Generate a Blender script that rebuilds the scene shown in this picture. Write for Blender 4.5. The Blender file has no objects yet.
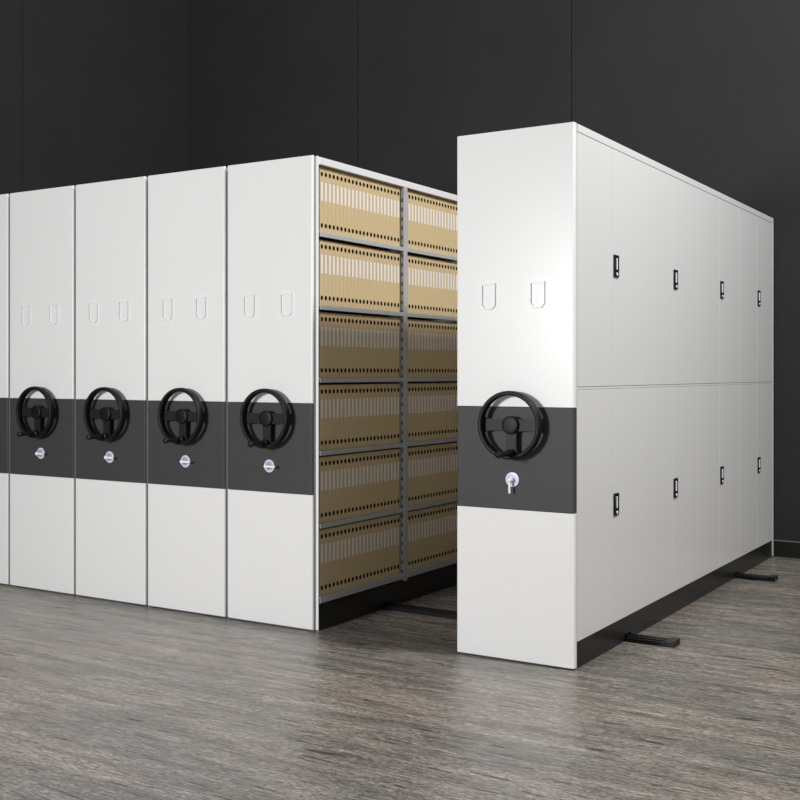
import bpy, bmesh, math
from mathutils import Vector, Matrix
S = bpy.context.scene
C = S.collection
PI = math.pi

# ------------------------------------------------------------------ materials
def mat(name, col, rough=0.4, metal=0.0, coat=0.0, spec=0.5, speckle=0.0, bump=0.0, scale=300.0):
    m = bpy.data.materials.new(name); m.use_nodes = True
    nt = m.node_tree; b = nt.nodes['Principled BSDF']
    b.inputs['Base Color'].default_value = (*col, 1)
    b.inputs['Roughness'].default_value = rough
    b.inputs['Metallic'].default_value = metal
    b.inputs['Coat Weight'].default_value = coat
    b.inputs['Specular IOR Level'].default_value = spec
    tc = nt.nodes.new('ShaderNodeTexCoord')
    n = nt.nodes.new('ShaderNodeTexNoise'); n.inputs['Scale'].default_value = scale
    n.inputs['Detail'].default_value = 3
    nt.links.new(tc.outputs['Object'], n.inputs['Vector'])
    if speckle:
        r = nt.nodes.new('ShaderNodeMapRange')
        r.inputs[3].default_value = 1 - speckle; r.inputs[4].default_value = 1 + speckle
        nt.links.new(n.outputs['Fac'], r.inputs[0])
        h = nt.nodes.new('ShaderNodeHueSaturation'); h.inputs['Color'].default_value = (*col, 1)
        nt.links.new(r.outputs[0], h.inputs['Value']); nt.links.new(h.outputs[0], b.inputs['Base Color'])
    if bump:
        bp = nt.nodes.new('ShaderNodeBump'); bp.inputs['Strength'].default_value = bump
        bp.inputs['Distance'].default_value = 0.001
        nt.links.new(n.outputs['Fac'], bp.inputs['Height']); nt.links.new(bp.outputs[0], b.inputs['Normal'])
    return m

M = {
 'white':  mat('white_enamel', (0.82, 0.82, 0.82), 0.33, speckle=0.01, bump=0.03, scale=500),
 'door':   mat('white_door_enamel', (0.715, 0.715, 0.713), 0.16, speckle=0.01, bump=0.02, scale=500),
 'band':   mat('charcoal_enamel', (0.052, 0.052, 0.052), 0.55, spec=0.3, speckle=0.04, bump=0.04, scale=500),
 'black':  mat('black_plastic', (0.005, 0.005, 0.005), 0.5, spec=0.28, speckle=0.05, bump=0.05, scale=400),
 'spoke':  mat('black_satin_plastic', (0.012, 0.012, 0.012), 0.5, spec=0.3, speckle=0.05, scale=400),
 'skirt':  mat('black_base_metal', (0.014, 0.014, 0.013), 0.30, speckle=0.05, scale=60),
 'rail':   mat('black_rail_steel', (0.006, 0.006, 0.006), 0.35, spec=0.35, speckle=0.05, scale=60),
 'grey':   mat('grey_shelf_metal', (0.48, 0.48, 0.48), 0.38, speckle=0.02, scale=200),
 'channel': mat('grey_edge_channel', (0.30, 0.30, 0.30), 0.4, speckle=0.02),
 'hole_shade':   mat('painted_hole_shade', (0.02, 0.02, 0.02), 0.6, speckle=0.02),  # dark colour standing in for shade inside finger holes and post slots
 'kraft':  mat('kraft_board', (0.66, 0.508, 0.285), 0.62, speckle=0.05, bump=0.05, scale=120),
 'paper':  mat('white_paper', (0.88, 0.88, 0.90), 0.6, speckle=0.01),
 'chrome': mat('polished_chrome', (0.84, 0.87, 0.96), 0.2, metal=0.15, speckle=0.01),
 'steel':  mat('bright_brushed_steel', (0.92, 0.92, 0.92), 0.3, speckle=0.01),
 'bluish': mat('bluish_lock_ring', (0.46, 0.53, 0.82), 0.3, metal=0.2, speckle=0.02),
 'cream':  mat('brass_lock_core', (0.75, 0.68, 0.52), 0.3, metal=0.5, speckle=0.02),
 'trim':   mat('grey_trim', (0.20, 0.20, 0.20), 0.4, speckle=0.02),
}

def wall_material():
    m = bpy.data.materials.new('dark_wall_panel'); m.use_nodes = True
    nt = m.node_tree; b = nt.nodes['Principled BSDF']; b.inputs['Roughness'].default_value = 0.75; b.inputs['Specular IOR Level'].default_value = 0.25
    tc = nt.nodes.new('ShaderNodeTexCoord'); n = nt.nodes.new('ShaderNodeTexNoise')
    n.inputs['Scale'].default_value = 2.0; n.inputs['Detail'].default_value = 8
    nt.links.new(tc.outputs['Object'], n.inputs['Vector'])
    r = nt.nodes.new('ShaderNodeValToRGB')
    r.color_ramp.elements[0].position = 0.3; r.color_ramp.elements[0].color = (0.025, 0.025, 0.0255, 1)
    r.color_ramp.elements[1].position = 0.7; r.color_ramp.elements[1].color = (0.028, 0.028, 0.0285, 1)
    nt.links.new(n.outputs['Fac'], r.inputs['Fac']); nt.links.new(r.outputs[0], b.inputs['Base Color'])
    return m

def floor_material():
    m = bpy.data.materials.new('weathered_wood_floor'); m.use_nodes = True
    nt = m.node_tree; L = nt.links; b = nt.nodes['Principled BSDF']
    tc = nt.nodes.new('ShaderNodeTexCoord')
    def noise(sx, sy, scale, detail, rough=0.55, dist=0.0, off=0.0):
        mp = nt.nodes.new('ShaderNodeMapping'); mp.inputs['Scale'].default_value = (sx, sy, 1)
        mp.inputs['Location'].default_value = (off, off * 1.7, 0)
        L.new(tc.outputs['Object'], mp.inputs['Vector'])
        n = nt.nodes.new('ShaderNodeTexNoise'); n.inputs['Scale'].default_value = scale
        n.inputs['Detail'].default_value = detail; n.inputs['Roughness'].default_value = rough
        n.inputs['Distortion'].default_value = dist
        L.new(mp.outputs[0], n.inputs['Vector']); return n
    def ramp(src, p0, c0, p1, c1):
        r = nt.nodes.new('ShaderNodeValToRGB')
        r.color_ramp.elements[0].position = p0; r.color_ramp.elements[0].color = (*c0, 1)
        r.color_ramp.elements[1].position = p1; r.color_ramp.elements[1].color = (*c1, 1)
        L.new(src, r.inputs['Fac']); return r
    def mix(kind, fac, a, c):
        x = nt.nodes.new('ShaderNodeMix'); x.data_type = 'RGBA'; x.blend_type = kind
        if isinstance(fac, float): x.inputs[0].default_value = fac
        else: L.new(fac, x.inputs[0])
        L.new(a, x.inputs[6]); L.new(c, x.inputs[7]); return x.outputs[2]
    streak = noise(0.55, 5.0, 3.0, 9, 0.62, 0.35)
    fine = noise(3.5, 45.0, 3.0, 8, 0.7, 0.2, 3.1)
    patch = noise(0.5, 1.6, 1.4, 5, 0.6, 0.4, 7.7)
    grit = noise(10, 55, 4.0, 4, 0.8, 0.0, 1.3)
    c1 = ramp(streak.outputs['Fac'], 0.34, (0.178, 0.163, 0.149), 0.66, (0.370, 0.344, 0.318))
    c2 = ramp(patch.outputs['Fac'], 0.40, (0.76, 0.79, 0.81), 0.60, (1.11, 1.05, 1.00))
    c3 = ramp(fine.outputs['Fac'], 0.40, (0.55, 0.54, 0.53), 0.60, (1.20, 1.19, 1.18))
    cr = noise(1.6, 22.0, 2.4, 7, 0.6, 0.7, 5.2)
    c4 = ramp(cr.outputs['Fac'], 0.36, (0.16, 0.15, 0.14), 0.395, (1, 1, 1))
    c5 = ramp(grit.outputs['Fac'], 0.44, (0.45, 0.45, 0.45), 0.56, (1.50, 1.46, 1.40))
    o = mix('MULTIPLY', 1.0, c1.outputs[0], c2.outputs[0])
    o = mix('MULTIPLY', 1.0, o, c3.outputs[0])
    o = mix('MULTIPLY', 1.0, o, c4.outputs[0])
    o = mix('MULTIPLY', 0.9, o, c5.outputs[0])
    L.new(o, b.inputs['Base Color'])
    rr = nt.nodes.new('ShaderNodeMapRange'); rr.inputs[3].default_value = 0.06; rr.inputs[4].default_value = 0.20
    L.new(fine.outputs['Fac'], rr.inputs[0]); L.new(rr.outputs[0], b.inputs['Roughness'])
    b.inputs['Specular IOR Level'].default_value = 0.5
    bp = nt.nodes.new('ShaderNodeBump'); bp.inputs['Strength'].default_value = 0.8; bp.inputs['Distance'].default_value = 0.004
    ad = nt.nodes.new('ShaderNodeMath'); ad.operation = 'ADD'
    L.new(fine.outputs['Fac'], ad.inputs[0]); L.new(cr.outputs['Fac'], ad.inputs[1])
    L.new(ad.outputs[0], bp.inputs['Height']); L.new(bp.outputs[0], b.inputs['Normal'])
    return m

# ------------------------------------------------------------------ mesh helpers
def link(name, bm, mats, parent=None, sharp=32):
    bmesh.ops.recalc_face_normals(bm, faces=bm.faces[:])
    for f in bm.faces: f.smooth = True
    for e in bm.edges:
        if len(e.link_faces) != 2 or e.calc_face_angle(0) > math.radians(sharp): e.smooth = False
    me = bpy.data.meshes.new(name); bm.to_mesh(me); bm.free()
    for m in (mats if isinstance(mats, (list, tuple)) else [mats]): me.materials.append(M[m] if isinstance(m, str) else m)
    o = bpy.data.objects.new(name, me); C.objects.link(o)
    if parent: o.parent = parent
    wn = o.modifiers.new('even_shading', 'WEIGHTED_NORMAL'); wn.keep_sharp = True; wn.weight = 100
    return o

def box(bm, x0, x1, y0, y1, z0, z1, bev=0.0, seg=2, mi=0):
    t = bmesh.new()
    bmesh.ops.create_cube(t, size=1)
    for v in t.verts:
        v.co = Vector(((x0 + x1) / 2 + v.co.x * (x1 - x0), (y0 + y1) / 2 + v.co.y * (y1 - y0), (z0 + z1) / 2 + v.co.z * (z1 - z0)))
    if bev: bmesh.ops.bevel(t, geom=t.edges[:], offset=bev, segments=seg, profile=0.5, affect='EDGES')
    merge(bm, t, mi)

def merge(bm, t, mi=0):
    for f in t.faces: f.material_index = mi
    me = bpy.data.meshes.new('tmp'); t.to_mesh(me); t.free(); bm.from_mesh(me); bpy.data.meshes.remove(me)

def slab(bm, x0, x1, y0, y1, z0, z1, bv=0.008, bs=0.002, mi=0):
    """box whose two front vertical edges are rounded by bv and whose other edges are eased by bs"""
    t = bmesh.new(); bmesh.ops.create_cube(t, size=1)
    for v in t.verts:
        v.co = Vector(((x0 + x1) / 2 + v.co.x * (x1 - x0), (y0 + y1) / 2 + v.co.y * (y1 - y0), (z0 + z1) / 2 + v.co.z * (z1 - z0)))
    ed = [e for e in t.edges if abs(e.verts[0].co.z - e.verts[1].co.z) > 1e-4 and e.verts[0].co.y < (y0 + y1) / 2]
    bmesh.ops.bevel(t, geom=ed, offset=bv, segments=4, profile=0.5, affect='EDGES')
    ed = [e for e in t.edges if abs(e.verts[0].co.z - e.verts[1].co.z) < 1e-5 and len(e.link_faces) == 2 and e.calc_face_angle(0) > 0.9 and min(v.co.y for v in e.verts) < y1 - 1e-4]
    bmesh.ops.bevel(t, geom=ed, offset=bs, segments=2, profile=0.5, affect='EDGES')
    merge(bm, t, mi)

def lathe(bm, prof, origin, axis='-y', n=48, mi=0):
    """prof: list of (radius, distance along the axis)"""
    t = bmesh.new(); rings = []
    for r, d in prof:
        ring = []
        for k in range(n):
            a = 2 * PI * k / n
            ring.append(t.verts.new((r * math.cos(a), -d, r * math.sin(a))) if axis == '-y' else t.verts.new((r * math.cos(a), r * math.sin(a), d)))
        rings.append(ring)
    for a, b_ in zip(rings, rings[1:]):
        for k in range(n):
            t.faces.new((a[k], a[(k + 1) % n], b_[(k + 1) % n], b_[k]))
    t.faces.new(rings[0]); t.faces.new(rings[-1])
    bmesh.ops.remove_doubles(t, verts=t.verts[:], dist=1e-6)
    bmesh.ops.translate(t, verts=t.verts[:], vec=Vector(origin))
    merge(bm, t, mi)

def ring_solid(bm, prof, origin, n=96, mi=0):
    """closed profile of (radius, distance towards -y) turned about the y axis"""
    t = bmesh.new(); rings = []
    for k in range(n):
        a = 2 * PI * k / n
        rings.append([t.verts.new((r * math.cos(a), -d, r * math.sin(a))) for r, d in prof])
    m = len(prof)
    for k in range(n):
        A, B = rings[k], rings[(k + 1) % n]
        for j in range(m): t.faces.new((A[j], A[(j + 1) % m], B[(j + 1) % m], B[j]))
    bmesh.ops.translate(t, verts=t.verts[:], vec=Vector(origin))
    merge(bm, t, mi)

def prism_xz(bm, pts, y0, y1, mi=0, bev=0.0):
    t = bmesh.new()
    a = [t.verts.new((x, y0, z)) for x, z in pts]; b_ = [t.verts.new((x, y1, z)) for x, z in pts]
    n = len(pts)
    t.faces.new(a); t.faces.new(list(reversed(b_)))
    for k in range(n): t.faces.new((a[k], b_[k], b_[(k + 1) % n], a[(k + 1) % n]))
    bmesh.ops.recalc_face_normals(t, faces=t.faces[:])
    if bev:
        ed = [e for e in t.edges if all(abs(v.co.y - y0) < 1e-6 for v in e.verts)]
        bmesh.ops.bevel(t, geom=ed, offset=bev, segments=2, affect='EDGES')
    merge(bm, t, mi)

def empty(name, loc, label, cat, group=None):
    o = bpy.data.objects.new(name, None); C.objects.link(o); o.location = loc
    o['label'] = label; o['category'] = cat
    if group: o['group'] = group
    return o

def tree(o, parent=None):
    c = o.copy(); C.objects.link(c); c.parent = parent
    for ch in list(o.children): tree(ch, c)
    return c

def structure(name, bm, m):
    o = link(name, bm, m); o['kind'] = 'structure'; return o

# ------------------------------------------------------------------ the room
XL, YB, H = -5.34, 3.45, 5.6
FLOOR = floor_material(); WALL = wall_material()
bm = bmesh.new(); box(bm, XL - 0.1, 6.0, -7.5, YB + 0.1, -0.08, 0.0); structure('floor', bm, FLOOR)
def panels(bm, along, a0, a1, joints, z1):
    cuts = [a0] + [j for j in joints if a0 < j < a1] + [a1]
    for p, q in zip(cuts, cuts[1:]):
        if along == 'x': box(bm, p + (0.003 if p > XL else -0.01), q - 0.003, YB, YB + 0.02, 0, z1, 0.001, 1)
        else: box(bm, XL - 0.02, XL, p + 0.002, q - (0.002 if q < YB else -0.01), 0, z1, 0.001, 1)
bm = bmesh.new(); panels(bm, 'x', XL, 6.0, [-3.425, -1.485, 0.45, 2.395, 4.34], H); box(bm, XL - 0.12, 6.0, YB + 0.0205, YB + 0.1, 0, H)
structure('wall_back', bm, WALL)
bm = bmesh.new(); panels(bm, 'y', -7.5, YB, [-6.3, -4.35, -2.4, -0.45, 1.56], H); box(bm, XL - 0.1, XL - 0.0205, -7.5, YB + 0.02, 0, H)
structure('wall_left', bm, WALL)
bm = bmesh.new(); box(bm, XL, 6.0, YB - 0.012, YB - 0.0005, 0.001, 0.108, 0.002); box(bm, XL, 6.0, YB - 0.013, YB - 0.0005, 0.108, 0.113, mi=1)
structure('baseboard_back', bm, ['skirt', 'trim'])
bm = bmesh.new(); box(bm, XL + 0.0005, XL + 0.012, -7.5, YB - 0.014, 0.001, 0.108, 0.002); box(bm, XL + 0.0005, XL + 0.013, -7.5, YB - 0.014, 0.108, 0.113, mi=1)
structure('baseboard_left', bm, ['skirt', 'trim'])

# ------------------------------------------------------------------ floor rails
RAILS = [(0.60, 0.69), (2.49, 2.58)]
def make_rail(y0, y1, label):
    r = empty('floor_rail', ((-4.22), (y0 + y1) / 2, 0), label, 'rail', 'floor rails under the mobile shelving')
    w = (y1 - y0) / 2; L = 4.22 + 0.19
    b = bmesh.new()
    box(b, 0, L, -w, w, 0.0, 0.010)
    box(b, 0, L, -w, -w + 0.012, 0.010, 0.020, 0.001, 1)
    box(b, 0, L, w - 0.012, w, 0.010, 0.020, 0.001, 1)
    box(b, 0, L - 0.01, -0.014, 0.014, 0.010, 0.022, 0.002, 1)
    link('track', b, 'rail', r)
    b = bmesh.new(); box(b, L - 0.003, L + 0.040, -w, w, 0.0, 0.028, 0.002, 2); link('end_stop', b, 'rail', r)
    return r
make_rail(*RAILS[0], 'black steel floor rail nearer the front, its capped end beside the door cabinet')
make_rail(*RAILS[1], 'black steel floor rail farther back, its capped end nearer the back wall')

# ------------------------------------------------------------------ shared unit parts (origin: front left foot of a unit)
W = 0.56; TH = 0.028; ZB0, ZB1, ZT = 0.659, 1.103, 2.305
def panel_parts(x0, x1, th, fx0, fx1, bv):
    out = []
    b = bmesh.new(); slab(b, x0, x1, 0, th, ZB1 + 0.0008, ZT, bv=bv); out.append(link('upper_panel', b, 'white'))
    b = bmesh.new(); slab(b, x0, x1, 0.0006, th, ZB0 + 0.0008, ZB1 - 0.0008, bv=bv, bs=0.0012); out.append(link('centre_panel', b, 'band'))
    b = bmesh.new(); slab(b, x0, x1, 0, th, 0.007, ZB0 - 0.0008, bv=bv); out.append(link('lower_panel', b, 'white'))
    b = bmesh.new()
    if th < 0.02: box(b, x0 + 0.016, x1, th, 0.0245, 0.003, ZT - 0.004, mi=1)
    box(b, fx0, fx1, max(th, 0.0245), TH if th < 0.02 else th + 0.003, 0.002, ZT - 0.002, 0.001, 2); out.append(link('panel_flange', b, ['white', 'channel']))
    return out
def build_parts():
    t = {}
    t['row'] = panel_parts(-0.004, 0.535, 0.009, 0.004, 0.5510, 0.009)
    t['alone'] = panel_parts(-0.006, W - 0.0042, 0.027, 0.0, W - 0.0045, 0.008)
    # label holders
    hs = []
    for cx in (W / 2 - 0.117 - 0.022, W / 2 + 0.117 - 0.022):
        b = bmesh.new(); w, h, c = 0.037, 0.058, 0.016
        out = [(-w, h), (w, h), (w, -h + c), (w - c, -h), (-w + c, -h), (-w, -h + c)]
        wi, hi, ci = 0.027, 0.048, 0.011
        inn = [(-wi, hi), (wi, hi), (wi, -hi + ci), (wi - ci, -hi), (-wi + ci, -hi), (-wi, -hi + ci)]
        def at(p, y): return b.verts.new((cx + p[0], y, 1.585 + p[1]))
        def shr(p, k): return (p[0] * k, p[1] * k)
        o0 = [at(p, 0.0) for p in out]; o1 = [at(shr(p, 0.97), -0.0085) for p in out]
        i1 = [at(shr(p, 1.01), -0.0085) for p in inn]; i0 = [at(p, -0.0008) for p in inn]
        for A, B in ((o0, o1), (o1, i1), (i1, i0)):
            for k in range(6): b.faces.new((A[k], A[(k + 1) % 6], B[(k + 1) % 6], B[k]))
        b.faces.new(i0); b.faces.new(list(reversed(o0)))
        hs.append(link('label_holder', b, 'white', sharp=12))
    t['holders'] = hs
    # handwheel, origin at the wheel axis on the panel face
    cz = 1.026; cx = W / 2; R = 0.148
    b = bmesh.new(); prof = []
    for k in range(20):
        a = 2 * PI * k / 20; ca, sa = math.cos(a), math.sin(a)
        prof.append((R - 0.0105 + 0.0105 * math.copysign(abs(ca) ** 0.7, ca), 0.0490 + 0.0205 * math.copysign(abs(sa) ** 0.7, sa)))
    ring_solid(b, prof, (cx, 0, cz))
    wheel = link('handwheel', b, 'black')
    b = bmesh.new()
    def spoke(ang):
        pts = []
        prof_s = [(0.020, 0.026), (0.045, 0.0255), (0.085, 0.0245), (0.112, 0.0265), (0.124, 0.031), (0.131, 0.040)]
        up = [(r, w) for r, w in prof_s]; dn = [(r, -w) for r, w in reversed(prof_s)]
        ca, sa = math.cos(ang), math.sin(ang)
        for r, w in up + dn: pts.append((cx + r * ca - w * sa, cz + r * sa + w * ca))
        prism_xz(b, pts, -0.036, -0.028, bev=0.0015)
    spoke(0.0); spoke(PI); spoke(-PI / 2)
    sp = link('spokes', b, 'spoke', wheel)
    b = bmesh.new(); lathe(b, [(0.019, 0.0), (0.019, 0.024), (0.037, 0.025), (0.0395, 0.028), (0.0395, 0.044), (0.038, 0.048), (0.034, 0.0505), (0.024, 0.0515), (0.001, 0.052)], (cx, 0, cz))
    link('hub', b, 'black', wheel)
    b = bmesh.new(); lathe(b, [(0.016, 0.030), (0.0175, 0.060), (0.013, 0.063), (0.008, 0.065), (0.008, 0.070), (0.0115, 0.073), (0.0125, 0.090), (0.0115, 0.120), (0.0120, 0.145), (0.0150, 0.152), (0.0158, 0.162), (0.0130, 0.171), (0.0070, 0.175), (0.001, 0.176)], (cx + 0.004, 0, cz - 0.120), n=32)
    link('crank_handle', b, 'black', wheel)
    t['wheel'] = wheel
    # lock, axis (cx-0.008, 0.785)
    lx, lz = cx - 0.010, 0.789
    b = bmesh.new()
    lathe(b, [(0.032, 0.0), (0.032, 0.003), (0.030, 0.005), (0.025, 0.0055), (0.001, 0.0055)], (lx, 0, lz), mi=0)
    ring_solid(b, [(0.0245, 0.0052), (0.0245, 0.0068), (0.0145, 0.0072), (0.0145, 0.0052)], (lx, 0, lz), n=48, mi=1)
    lathe(b, [(0.0142, 0.005), (0.0142, 0.010), (0.0125, 0.012), (0.001, 0.012)], (lx, 0, lz), mi=2)
    lock = link('lock', b, ['chrome', 'bluish', 'cream'])
    t['lock'] = lock; t['lock_at'] = (lx, lz)
    return t

def lever(down, parent):
    lx, lz = P['lock_at']; b = bmesh.new()
    lathe(b, [(0.0085, 0.008), (0.0095, 0.022), (0.0105, 0.028), (0.0100, 0.034), (0.006, 0.038), (0.001, 0.039)], (lx, 0, lz), n=32)
    if down: box(b, lx - 0.004, lx + 0.004, -0.034, -0.026, lz - 0.058, lz, 0.002, 2)
    else: box(b, lx, lx + 0.060, -0.037, -0.028, lz - 0.0055, lz + 0.0055, 0.002, 2)
    return link('lock_lever', b, 'steel', parent)

P = build_parts()
def front_parts(root, down, first):
    items = [*(P['alone'] if down else P['row']), *P['holders'], P['wheel'], P['lock']]
    for o in items:
        c = o if (first or down and o in P['alone']) else tree(o, root)
        c.parent = root
        if down and o in P['holders']: c.location.x += 0.012
        if o is P['lock']: lever(down, c)

def skirt_mesh(x0, x1, y0, y1, ztop):
    b = bmesh.new(); cuts = [y0]
    for a, c in RAILS: cuts += [a - 0.003, c + 0.003]
    cuts.append(y1)
    box(b, x0, x1, y0, y1, 0.030, ztop, 0.001, 1)
    for a, c in zip(cuts[::2], cuts[1::2]): box(b, x0, x1, a, c, 0.0, 0.0305)
    return b

XR = [-4.115, -3.560, -3.005, -2.450, -1.895]      # left edges of the five row units, far to near
names = [
 'white mobile shelving unit at the far end of the row, only its edge showing',
 'white mobile shelving unit with black handwheel, fourth counting from the open shelves',
 'white mobile shelving unit with black handwheel, third counting from the open shelves',
 'white mobile shelving unit with black handwheel, directly beside the unit with open shelves',
 'white mobile shelving unit with open shelves of kraft file boxes along the aisle',
]
# --- the unit with doors
R0 = empty('mobile_shelving_unit', (-W, 0, 0), 'white mobile shelving unit standing apart, long side closed by locker doors', 'shelving unit', 'mobile shelving units')
def rest(o):
    o.parent = R0; return o

L1 = 3.435; TD = 0.031
def doors_unit(root):
    b = bmesh.new()
    box(b, 0.004, W - 0.022, TD, L1 - 0.012, 0.114, ZT - 0.002)                      # carcass core
    box(b, 0.004, W - 0.0012, TD + 0.0005, L1 - 0.012, 2.2695, ZT - 0.002, 0.002, 2)  # top frame
    box(b, 0.004, W - 0.0012, L1 - 0.012, L1, 0.006, ZT - 0.002, 0.002, 2)           # rear flange
    box(b, 0.004, W - 0.004, TD + 0.0005, L1 - 0.0125, 1.1790, 1.1895, 0.002, 2)     # mid rail
    link('cabinet_body', b, 'door', root)
    b = skirt_mesh(0.02, W - 0.007, TD + 0.001, L1 - 0.013, 0.1130); link('base_skirt', b, 'skirt', root)
    step = 0.4275; edges = [TD + 0.001] + [0.0125 + step * k for k in range(1, 8)] + [L1 - 0.014]
    k = 0
    for z0, z1, hz in ((1.1905, 2.2685, 1.737), (0.114, 1.1785, 0.652)):
        for i in range(8):
            a, c = edges[i] + 0.0004, edges[i + 1] - 0.0004
            b = bmesh.new(); box(b, W - 0.0215, W - 0.0030, a, c, z0, z1, 0.003, 2)
            d = link('door', b, 'door', root)
            if i % 2 == 1:
                y0 = a + 0.008; y1 = y0 + 0.058; X = W - 0.0030
                b = bmesh.new()
                for bb in ((y0, y1, hz + 0.042, hz + 0.050), (y0, y1, hz - 0.050, hz - 0.022), (y0, y0 + 0.012, hz - 0.023, hz + 0.043), (y1 - 0.012, y1, hz - 0.023, hz + 0.043)):
                    box(b, X, X + 0.007, *bb, 0.0012, 1)
                box(b, X, X + 0.002, y0 + 0.010, y1 - 0.010, hz - 0.023, hz + 0.043)
                t_ = bmesh.new(); bmesh.ops.create_cone(t_, cap_ends=True, segments=20, radius1=0.008, radius2=0.007, depth=0.004)
                bmesh.ops.rotate(t_, verts=t_.verts[:], matrix=Matrix.Rotation(PI / 2, 3, 'Y')); bmesh.ops.translate(t_, verts=t_.verts[:], vec=(X + 0.0085, (y0 + y1) / 2, hz - 0.037))
                merge(b, t_, 1)
                ym = (y0 + y1) / 2
                tl = bmesh.new()
                box(tl, X + 0.002, X + 0.0095, ym - 0.0055, ym + 0.0055, hz - 0.017, hz + 0.036, 0.002, 2); merge(b, tl, 1)
                link('door_handle', b, ['black', 'steel'], d)
front_parts(R0, True, False)
doors_unit(R0)

# --- the row
ZS = [0.162, 0.517, 0.871, 1.226, 1.581, 1.9355]
BAYP = 0.8235; L2 = 3.345
def open_body(root):
    b = skirt_mesh(0.02, W - 0.010, TH + 0.001, L2 - 0.012, 0.1245); link('base_skirt', b, 'skirt', root)
    b = bmesh.new(); box(b, 0.004, W - 0.0015, TH + 0.0005, L2, 2.2630, 2.298, 0.002, 2); link('top_rail', b, 'white', root)
    b = bmesh.new(); box(b, 0.26, 0.264, TH + 0.001, L2 - 0.01, 0.13, 2.2625); link('centre_divider', b, 'grey', root)
    b = bmesh.new(); box(b, 0.004, 0.008, TH + 0.001, L2 - 0.01, 0.126, 2.2625); link('side_panel', b, 'grey', root)
    b = bmesh.new(); box(b, 0.009, W - 0.03, TH, TH + 0.003, 0.126, 2.2625); link('frame_plate', b, 'grey', root)
    for k in range(4):
        y0 = 0.803 + BAYP * k
        b = bmesh.new()
        box(b, W - 0.0215, W - 0.002, y0, y0 + 0.040, 0.118, 2.2628, 0.0015, 1)
        box(b, 0.275, W - 0.0213, y0 + 0.004, y0 + 0.008, 0.126, 2.2625)
        z = 0.16
        while z < 2.23:                                   # dark strips painted for the shade in the post's punched slots
            box(b, W - 0.0165, W - 0.0085, y0 - 0.0004, y0 + 0.001, z, z + 0.020, mi=1)
            z += 0.0505
        link('upright_post', b, ['grey', 'hole_shade'], root)
    for k in range(4):
        ya = (TH + 0.004) if k == 0 else 0.803 + BAYP * (k - 1) + 0.0405
        yb = 0.8025 + BAYP * k
        for zs in ZS:
            b = bmesh.new()
            h = 0.031 if zs < 0.2 else 0.023
            box(b, W - 0.0065, W - 0.003, ya, yb, zs - h, zs - 0.001, 0.001, 1)
            box(b, 0.2645, W - 0.0065, ya, yb, zs - 0.005, zs - 0.001)
            link('shelf', b, 'grey', root)
def plain_body(root):
    b = bmesh.new(); box(b, 0.004, W - 0.004, TH, L2, 0.125, 2.296, 0.002, 2); link('cabinet_body', b, 'grey', root)
    b = skirt_mesh(0.02, W - 0.02, TH + 0.001, L2 - 0.01, 0.1245); link('base_skirt', b, 'skirt', root)

for i, x in enumerate(XR):
    root = empty('mobile_shelving_unit', (x, 0, 0), names[i], 'shelving unit', 'mobile shelving units')
    front_parts(root, False, i == 4)
    (open_body if i == 4 else plain_body)(root)
XO = XR[4]

# ------------------------------------------------------------------ file boxes
def make_file():
    w, h, d, c = 0.01655, 0.321, 0.240, 0.0022           # half width, height, depth, eased edge; origin bottom centre of the spine
    b = bmesh.new()
    f = [b.verts.new((0, y, z)) for y, z in ((-w + c, 0.0), (w - c, 0.0), (w - c, h - c), (-w + c, h - c))]
    loops = []; edges = [b.edges.new((f[k], f[(k + 1) % 4])) for k in range(4)]
    for zc in (0.037, 0.288):
        n = 20; vs = [b.verts.new((0, 0.0098 * math.cos(2 * PI * k / n), zc + 0.0118 * math.sin(2 * PI * k / n))) for k in range(n)]
        loops.append(vs); edges += [b.edges.new((vs[k], vs[(k + 1) % n])) for k in range(n)]
    bmesh.ops.triangle_fill(b, use_beauty=True, use_dissolve=False, edges=edges)
    g = [b.verts.new((-c, y, z)) for y, z in ((-w, 0.0), (w, 0.0), (w, h), (-w, h))]
    r = [b.verts.new((-d, y, z)) for y, z in ((-w, 0.0), (w, 0.0), (w, h), (-w, h))]
    for A, B in ((f, g), (g, r)):
        for k in range(4): b.faces.new((A[k], A[(k + 1) % 4], B[(k + 1) % 4], B[k]))
    b.faces.new(r)
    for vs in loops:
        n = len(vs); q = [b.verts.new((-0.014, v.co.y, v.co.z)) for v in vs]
        for k in range(n): b.faces.new((vs[k], vs[(k + 1) % n], q[(k + 1) % n], q[k])).material_index = 1  # shade inside the finger hole is put into the recess colour
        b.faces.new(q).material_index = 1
    o = link('file_box', b, ['kraft', 'hole_shade'])
    b = bmesh.new(); box(b, 0.0, 0.0007, -0.0072, 0.0072, 0.157, 0.249)
    link('spine_label', b, 'paper', o)
    return o
ORD = 'first second third fourth fifth sixth seventh eighth ninth tenth eleventh twelfth thirteenth fourteenth fifteenth sixteenth seventeenth eighteenth nineteenth twentieth twenty-first twenty-second'.split()
SH = ['bottom', 'fifth', 'fourth', 'third', 'second', 'top']
proto = make_file(); used = False
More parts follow.
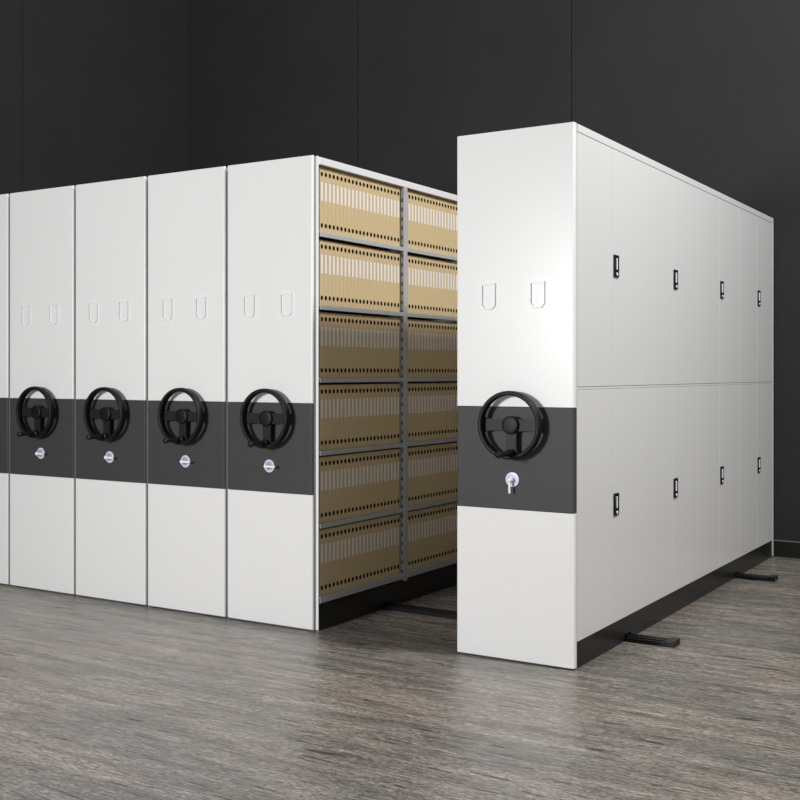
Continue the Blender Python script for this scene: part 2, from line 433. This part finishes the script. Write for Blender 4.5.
for s, zs in enumerate(ZS):
    for bay in (0, 1):
        for k in range(22 if bay == 0 else 20):
            o = tree(proto) if used else proto
            used = True
            o.location = (XO + W - 0.025, 0.0755 + 0.0337 * k + BAYP * bay, zs)
            if bay == 0: o['label'] = f'kraft file box, {ORD[k]} from the white end panel, on the {SH[s]} shelf'
            else: o['label'] = f'kraft file box, {ORD[k]} beyond the grey upright post, on the {SH[s]} shelf'
            o['category'] = 'file box'
            o['group'] = f'kraft file boxes on the {SH[s]} shelf'

PL = {'centre_panel': 'charcoal centre band', 'handwheel': 'black three-spoked handwheel', 'lock': 'round silver lock with a bluish ring',
      'base_skirt': 'black base skirt', 'door_handle': 'black handle with a bright lever', 'spine_label': 'blank white spine label',
      'upright_post': 'grey post with punched slots'}
for o in S.objects:
    k = o.name.split('.')[0]
    if o.parent and k in PL: o['label'] = PL[k]

# ------------------------------------------------------------------ lights
def area(name, loc, target, size, sy, power, col=(1, 1, 1)):
    l = bpy.data.lights.new(name, 'AREA'); l.shape = 'RECTANGLE'; l.size = size; l.size_y = sy; l.energy = power; l.color = col
    o = bpy.data.objects.new(name, l); C.objects.link(o); o.location = loc
    o.rotation_euler = (Vector(target) - Vector(loc)).to_track_quat('-Z', 'Y').to_euler(); return o
area('ceiling_softbox', (3.2, 0.25, 5.85), (-0.5, 1.0, 1.5), 0.35, 0.6, 330)
area('front_softbox', (-1.9, -6.2, 1.8), (-1.2, 0, 1.3), 0.9, 0.9, 280)
area('added_side_fill', (2.7, -0.1, 2.1), (0, 0.6, 1.3), 0.8, 1.4, 11)  # added fill without a known lamp, brightens the near end of the doors
w = bpy.data.worlds.new('showroom_light'); S.world = w; w.use_nodes = True
w.node_tree.nodes['Background'].inputs[0].default_value = (0.97, 0.985, 1, 1)
w.node_tree.nodes['Background'].inputs[1].default_value = 0.28

# ------------------------------------------------------------------ camera
cam = bpy.data.cameras.new('camera'); co = bpy.data.objects.new('camera', cam); C.objects.link(co)
cam.sensor_width = 36; cam.lens = 1117 / 800 * 36; cam.shift_y = -0.03375
co.location = (1.845, -4.368, 1.250); co.rotation_euler = (PI / 2, 0, math.radians(31.8))
S.camera = co
S.view_settings.view_transform = 'Standard'; S.view_settings.look = 'None'
S.view_settings.exposure = 0.0; S.view_settings.gamma = 1.0; S.view_settings.use_curve_mapping = False
